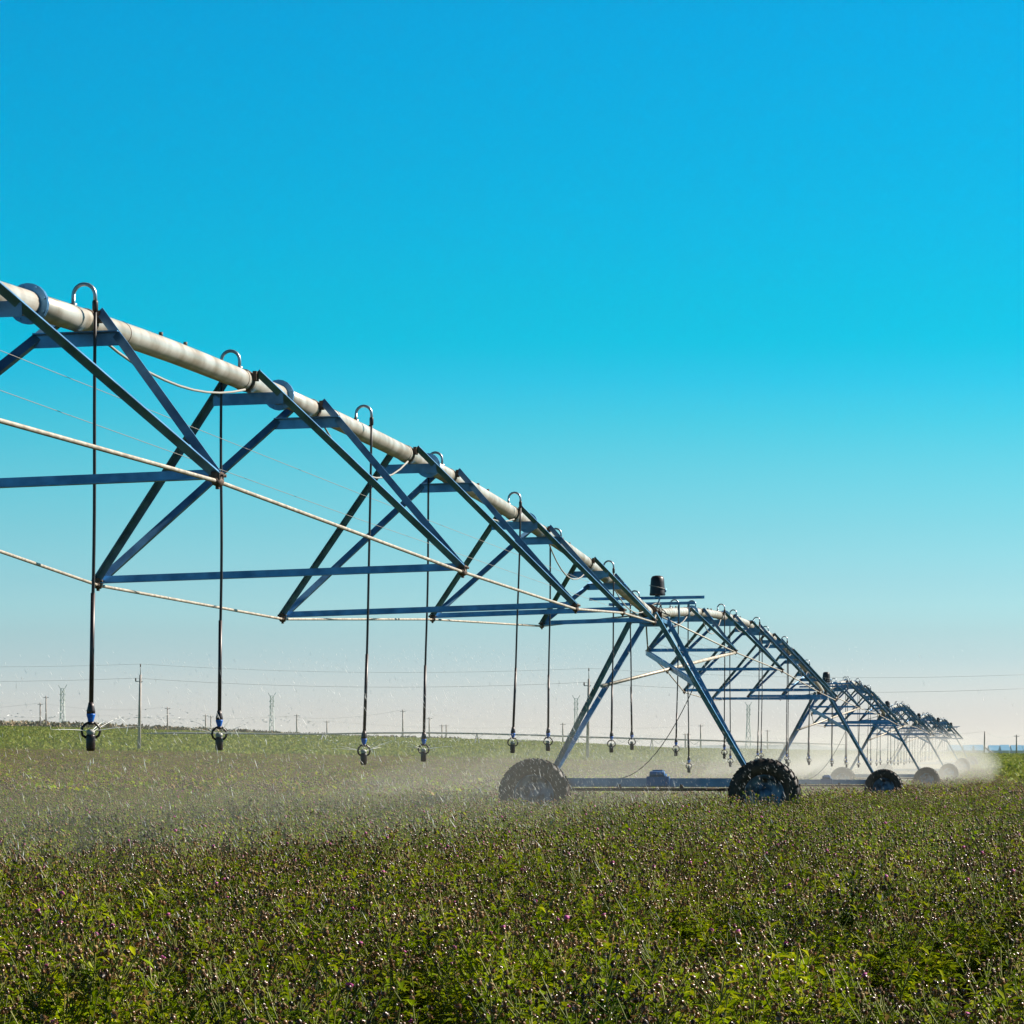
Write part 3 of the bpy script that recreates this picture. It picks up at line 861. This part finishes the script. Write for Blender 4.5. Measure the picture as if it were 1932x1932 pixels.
mist('water_mist', 140, 283, 8, 2.6, 2.0, .014, 'dense white core of mist round the far towers')
mist('water_mist', 125, 290, 10, 4.6, 2.9, .008, 'thin outer veil of mist round the far towers')

# ------------------------------------------------------------------ background
def pole(px, yt, yb, Y, label, big=False, lean=0, stay=False):
    base = at(px, yb, Y); g = gz(base.x, base.y); base.z = g - .2
    top = at(px + lean, yt, Y)
    root = empty('utility_pole', (base.x, base.y, g), label, 'utility pole', 'utility poles across the fields')
    r = .13 if big else .14 * Y / 600
    MB().tube([base, top], [r * 1.25, r * .8], 10).build('pole_shaft', M['concrete'], root)
    if big:
        h = MB().tube([top, top + U3 * .75], .035, 8)
        h.bar(top + Vector((-.45, 0, -.6)), top + Vector((.2, 0, -.6)), .07, .07)
        h.build('crossarm', M['wire'], root)
        MB().tube([top + Vector((-.42, 0, -.56)), top + Vector((-.42, 0, -.3))], .06, 8).tube([top + U3 * .7, top + U3 * .95], .05, 8).build('insulator', M['bolt'], root)
    elif stay:
        MB().tube([top.lerp(base, .62), Vector((base.x + 2.2, base.y, g))], .12, 6).build('stay', M['concrete'], root)
    else:
        MB().bar(top + Vector((-.5 * r / .14, 0, -.3)), top + Vector((.5 * r / .14, 0, -.3)), .1, .1).build('crossarm', M['wire'], root)
    return top

PB = [(-584, 1258, 1400), (262, 1273, 1411), (1108, 1281, 1434), (1954, 1292, 1446)]
PL = ['utility pole beyond the left edge that carries the upper wires', 'tall utility pole at the edge of the green strip, between the two leftmost sprinkler hoses',
      'tall utility pole behind the left leg of the nearest tower', 'utility pole just beyond the right edge of the photo']
tops = [pole(px, yt, yb, 300, lb, True, 3) for (px, yt, yb), lb in zip(PB, PL)]
def wire(name, pts, sag, r, label, group='power lines across the fields'):
    b = MB()
    path = []
    for p, q in zip(pts[:-1], pts[1:]):
        for k in range(12):
            t = k / 12; w = p.lerp(q, t); w.z -= sag * 4 * t * (1 - t); path.append(w)
    path.append(pts[-1])
    o = b.tube(path, r, 4).build(name, M['wire']); tag(o, label, 'power line', group)
wire('power_line', [t + U3 * .95 for t in tops], .55, .009, 'uppermost thin wire strung between the tall utility poles')
wire('power_line', [t + Vector((-.42, 0, -.3)) for t in tops], .6, .011, 'lower thin wire strung from the side arms of the tall utility poles')

SP = [(76, 1326, 1362, 640, 'short pole on the sandy bank, leftmost of all'), (87, 1313, 1362, 640, 'taller pole just right of the leftmost short pole on the bank'),
      (167, 1338, 1365, 640, 'short thin pole right beside the leftmost sprinkler hose'), (316, 1334, 1374, 640, 'dark pole above the bank, right of the tall left utility pole'),
      (388, 1348, 1376, 700, 'left one of a close pair of short poles beside the second hose'), (398, 1350, 1376, 700, 'right one of a close pair of short poles beside the second hose'),
      (560, 1348, 1385, 800, 'thin pole right of the lattice pylon in the left half'), (617, 1360, 1389, 800, 'thin pole midway between the second and the third sprinkler hose'),
      (760, 1339, 1393, 640, 'tallest distant pole between the third and fourth sprinkler hoses'), (810, 1353, 1395, 700, 'distant pole just right of the fourth sprinkler hose'),
      (834, 1367, 1395, 800, 'left one of a low pair of poles right of the fourth hose'), (842, 1367, 1396, 800, 'right one of a low pair of poles right of the fourth hose'),
      (1062, 1364, 1402, 700, 'distant pole just left of the tall pole behind the nearest tower leg'), (1322, 1367, 1407, 700, 'distant pole seen between the legs of the nearest tower, left of the right leg'),
      (1293, 1384, 1407, 900, 'left one of a low pair of poles between the nearest tower legs'), (1298, 1384, 1407, 900, 'right one of a low pair of poles between the nearest tower legs'),
      (1448, 1377, 1404, 900, 'faint pole above the right tyre of the nearest tower')]
tp = {}
for px, a, b, Y, lb in SP: tp[px] = pole(px, a, b, Y, lb)
tp[1857] = pole(1857, 1380, 1422, 620, 'dark pole with a slanting stay standing on the right horizon', False, 1, True)
tp[1918] = pole(1918, 1386, 1421, 640, 'thin pole at the right end of the horizon')
wire('power_line', [at(-200, 1330, 640), tp[76], tp[316], at(540, 1352, 700), tp[760], tp[1062], tp[1322], at(1600, 1383, 800), tp[1857], tp[1918], at(2100, 1390, 700)], .9, .014, 'long faint wire linking the distant poles along the horizon')
wire('power_line', [at(-200, 1345, 800), at(200, 1350, 800), at(560, 1350, 800), tp[617], at(987, 1372, 800), at(1448, 1392, 900), at(1800, 1400, 900)], .8, .014, 'lowest faint wire just above the field edge')

def pylon(px, yt, yb, Y, label):
    b = at(px, yb, Y); t = at(px, yt, Y); h = t.z - b.z
    g = gz(b.x, b.y); b.z = g
    h = t.z - g
    root = empty('lattice_pylon', b, label, 'pylon', 'lattice pylons on the horizon')
    w0, w1 = h * .085, h * .04; m = MB(); th = h * .009
    lv = [0, .22, .40, .55, .68, .8, .9, 1.0]
    def cor(f, k):
        w = w0 + (w1 - w0) * min(1, f / .7); a = (k + .5) * math.pi / 2
        return b + Vector((math.cos(a) * w, math.sin(a) * w, h * f))
    for k in range(4):
        for f0, f1 in zip(lv[:-1], lv[1:]):
            m.bar(cor(f0, k), cor(f1, k), th, th); m.bar(cor(f0, k), cor(f1, k + 1), th * .6, th * .6); m.bar(cor(f0, k + 1), cor(f1, k), th * .6, th * .6)
            m.bar(cor(f1, k), cor(f1, k + 1), th * .6, th * .6)
    m.build('lattice_body', M['lattice'], root)
    for f, s in ((.80, .05), (.90, .05)):
        MB().bar(b + Vector((-h * s, 0, h * f)), b + Vector((h * s, 0, h * f)), th, th).bar(b + Vector((-h * s, 0, h * f)), b + Vector((0, 0, h * (f + .04))), th * .7, th * .7).bar(b + Vector((h * s, 0, h * f)), b + Vector((0, 0, h * (f + .04))), th * .7, th * .7).build('crossarm', M['lattice'], root)
    hr = MB()
    for s in (-1, 1): hr.bar(b + Vector((s * w1 * .6, 0, h * .98)), b + Vector((s * h * .07, 0, h * 1.06)), th, th)
    hr.build('horn', M['lattice'], root)
pylon(118, 1299, 1362, 1300, 'leftmost lattice pylon, beside the leftmost sprinkler hose')
pylon(513, 1313, 1380, 1300, 'lattice pylon between the second and the third sprinkler hose')
pylon(1087, 1318, 1402, 1300, 'lattice pylon left of the tall pole behind the nearest tower')
pylon(1412, 1330, 1405, 1300, 'faint lattice pylon behind the nearest tower right leg and the second span')

# a second irrigation machine far away, seen from the side
def far_machine():
    Y = 470
    def P(px, py): return at(px, py, Y)
    arch = [(250, 1385), (330, 1383), (430, 1383.5), (520, 1385), (610, 1385), (700, 1383), (800, 1382.5), (900, 1384), (1010, 1387), (1120, 1391), (1230, 1394), (1340, 1397), (1460, 1401), (1600, 1404)]
    root = empty('distant_irrigation_machine', P(800, 1395), 'long low pipe machine with hanging truss Vs along the distant field edge', 'irrigation machine')
    MB().tube([P(*a) for a in arch], .12, 8).build('pipe', M['wire'], root)
    xs = np.arange(290, 1580, 68)
    for x_ in xs:
        y_ = np.interp(x_, [a[0] for a in arch], [a[1] for a in arch])
        n = P(x_, y_ + 9)
        v = MB().bar(P(x_ - 12, y_), n, .05, .05).bar(P(x_ + 12, y_), n, .05, .05)
        v.build('truss_brace', M['wire'], root)
    for x_ in (330, 610, 900, 1230, 1480):
        y_ = np.interp(x_, [a[0] for a in arch], [a[1] for a in arch]); c = P(x_, y_)
        lg = MB()
        for s in (-1, 1):
            e = Vector((c.x + s * .4, c.y + s * 1.5, gz(c.x, c.y))); lg.bar(c, e, .12, .12)
        lg.build('tower_leg', M['wire'], root)
far_machine()

# sandy bank with scrub at the left
def bank():
    xs = np.linspace(-260, 660, 60); vs = []; fs = []
    for x_ in xs:
        t = max(0, min(1, (660 - x_) / 560)); hgt = (16 * t ** .8 - .3 + .8 * math.sin(x_ * .05)) * (650 / F)
        c = at(x_, 1400, 650); g = gz(c.x, 640)
        for dy, f in ((-14, 0), (-6, .75), (0, 1), (8, .9), (22, 0)):
            vs.append((c.x, c.y + dy, g - .3 + f * (max(hgt, 0) + .3)))
    for a in range(len(xs) - 1):
        for b in range(4): fs.append((a * 5 + b, (a + 1) * 5 + b, (a + 1) * 5 + b + 1, a * 5 + b + 1))
    o = MB().add(vs, fs, True).build('sandy_bank', M['sand']); o['kind'] = 'structure'
bank()
n = 1500
u = RNG.uniform(-40, 900, n) ; yy = RNG.uniform(626, 648, n)
xw = (u - 966) / F * yy
t_ = np.clip((660 - u) / 560, 0, 1)
zz = ground_rel(xw, yy * 0 + 640) + CZ + np.clip((yy - 632) / 14, 0, 1) * 14 * t_ ** .8 * .1 * .8
k = RNG.uniform(0, 1, n) < np.where(u < 640, .85, .35)
MS = [plant_mat('scrub_grey_green', (.05, .07, .04), (.13, .13, .07), .8, .1), plant_mat('scrub_dry', (.20, .14, .07), (.34, .25, .13), .8, .1)]
o = scatter('scrub_belt', [tuft(50 + q) for q in range(5)], np.stack([xw, yy, zz], 1)[k], MS, smin=.9, smax=2.4)
tag(o, 'belt of dry grey-green scrub along the sandy bank at the left', 'scrub')

# low blue-roofed buildings far away at the right
random.seed(9)
SHX = [(1790, 1812), (1818, 1836), (1838, 1853), (1866, 1884), (1888, 1902), (1908, 1926), (1930, 1950)]
SHL = ['leftmost far low blue-roofed shed on the right horizon', 'second far blue-roofed shed from the left on the right horizon', 'far blue-roofed shed just left of the stayed pole',
       'far blue-roofed shed just right of the stayed pole', 'far blue-roofed shed midway between the two right-hand poles', 'far blue-roofed shed behind the thin right-hand pole', 'far blue-roofed shed cut by the right edge of the photo']
for (a, b), lb in zip(SHX, SHL):
    Y = 2100 + random.uniform(-80, 80)
    p = at((a + b) / 2, 1418, Y); w = (b - a) / F * Y; g = gz(p.x, Y); h = 2.2; rh = 3.4
    root = empty('shed', (p.x, Y, g), lb, 'shed', 'blue-roofed sheds on the far plain')
    MB().box((p.x, Y, g + h / 2), w, 12, h, Vector((1, 0, 0)), Vector((0, 1, 0))).build('wall', M['shedwall'], root)
    x0, x1 = p.x - w / 2 - .5, p.x + w / 2 + .5
    MB().add([(x0, Y - 7, g + h), (x1, Y - 7, g + h), (x1, Y, g + h + rh), (x0, Y, g + h + rh), (x0, Y + 7, g + h), (x1, Y + 7, g + h)],
             [(0, 1, 2, 3), (3, 2, 5, 4), (0, 3, 4), (1, 5, 2), (0, 4, 5, 1)]).build('roof', M['shed'], root)
# far low hills closing the plain
hv = []; hf = []
xs = np.linspace(-1500, 1500, 140)
for x_ in xs:
    hgt = 3.5 + 2.2 * math.sin(x_ * .008) + 1.5 * math.sin(x_ * .021 + 1) + .8 * math.sin(x_ * .06)
    hgt *= 1.3
    hv += [(x_, 3900, -3), (x_, 4000, CZ + hgt), (x_, 4300, CZ + hgt * .8), (x_, 4600, -3)]
for a in range(len(xs) - 1):
    for b in range(3): hf.append((a * 4 + b, (a + 1) * 4 + b, (a + 1) * 4 + b + 1, a * 4 + b + 1))
M['hill'] = mat('far_hill_ground', (.16, .20, .22), .95, noise=(.06, .09, .09), scale=.02)
o = MB().add(hv, hf, True).build('hills', M['hill']); o['kind'] = 'structure'

# ------------------------------------------------------------------ air
hz = MB().box((0, 3200, (-5 + 34) / 2), 9000, 8400, 39, Vector((1, 0, 0)), Vector((0, 1, 0)))
HAZE = .000045
o = hz.build('haze', volume_mat('haze_air', (.88, .93, .97), HAZE, .2)); tag(o, 'pale air fading the far plain', 'haze', kind='stuff')

# ------------------------------------------------------------------ sky, sun, camera
SUN_AZ, SUN_EL = 68, 36
w = bpy.data.worlds.new('World'); SC.world = w; w.use_nodes = True
nt = w.node_tree; N = nt.nodes; L = nt.links
bg = N['Background']
sky = N.new('ShaderNodeTexSky'); sky.sky_type = 'NISHITA'; sky.sun_disc = False
sky.sun_elevation = R(SUN_EL); sky.sun_rotation = R(SUN_AZ); sky.air_density = 1.0; sky.dust_density = .6; sky.ozone_density = 3.0
tc = N.new('ShaderNodeTexCoord'); sx = N.new('ShaderNodeSeparateXYZ'); L.new(tc.outputs['Generated'], sx.inputs[0])
# tint over the sky texture: deeper blue with height, pale at the horizon
cr = N.new('ShaderNodeValToRGB'); cr.color_ramp.interpolation = 'LINEAR'
L.new(sx.outputs['Z'], cr.inputs['Fac'])
SKY = [(0.0, (0.514, 0.5109, 0.6103)), (0.00361, (0.514, 0.5109, 0.6103)), (0.00753, (0.4628, 0.4711, 0.584)), (0.01144, (0.4331, 0.4505, 0.568)), (0.01693, (0.3999, 0.4353, 0.5532)), (0.02242, (0.3525, 0.4126, 0.5307)), (0.02743, (0.307, 0.392, 0.5057)), (0.03416, (0.2724, 0.3804, 0.4782)), (0.04198, (0.2553, 0.4021, 0.4868)), (0.0498, (0.2252, 0.3871, 0.4666)), (0.0576, (0.1974, 0.3886, 0.4573)), (0.0654, (0.1676, 0.382, 0.4419)), (0.07474, (0.1347, 0.3828, 0.4349)), (0.08405, (0.1027, 0.3798, 0.4277)), (0.09644, (0.0559, 0.3765, 0.4239)), (0.10879, (0.0206, 0.3666, 0.4316)), (0.11955, (0.0013, 0.3638, 0.4207)), (0.13485, (0.0005, 0.362, 0.4183)), (0.1496, (0.0005, 0.357, 0.4287)), (0.17266, (0.0005, 0.3504, 0.4352)), (0.21411, (0.0005, 0.348, 0.4501))]
e = cr.color_ramp.elements
for k, (p, c) in enumerate(SKY + [(.30, (.035, .13, .19)), (.5, (.03, .055, .08)), (1, (.03, .045, .065))]):  # unseen upper sky darkened to cut ambient light
    q = e[k] if k < 2 else e.new(p)
    q.position = p; q.color = (*c, 1)
e[len(e) - 1].position = 1
mul = N.new('ShaderNodeVectorMath'); mul.operation = 'MULTIPLY'
L.new(sky.outputs[0], mul.inputs[0]); L.new(cr.outputs[0], mul.inputs[1])
L.new(mul.outputs[0], bg.inputs['Color']); bg.inputs['Strength'].default_value = .15

sd = bpy.data.lights.new('sun', 'SUN'); sd.energy = 5.0; sd.angle = R(.5); sd.color = (1, .93, .82)
so = bpy.data.objects.new('sun', sd); COL.objects.link(so)
S_ = Vector((math.sin(R(SUN_AZ)) * math.cos(R(SUN_EL)), math.cos(R(SUN_AZ)) * math.cos(R(SUN_EL)), math.sin(R(SUN_EL))))
so.rotation_euler = (-S_).to_track_quat('-Z', 'Y').to_euler(); so.location = (30, -20, 60)

cd = bpy.data.cameras.new('camera'); co = bpy.data.objects.new('camera', cd); COL.objects.link(co); SC.camera = co
co.location = (0, 0, CZ); co.rotation_euler = (R(90), 0, 0)
cd.sensor_width = 36; cd.lens = 36 * F / 1932; cd.shift_y = (1418 - 966) / 1932
cd.clip_start = .5; cd.clip_end = 20000
SC.view_settings.view_transform = 'Standard'; SC.view_settings.look = 'None'; SC.view_settings.exposure = 1.0; SC.view_settings.gamma = 1
SC.render.engine = 'CYCLES'
SC.cycles.volume_bounces = 3; SC.cycles.max_bounces = 6
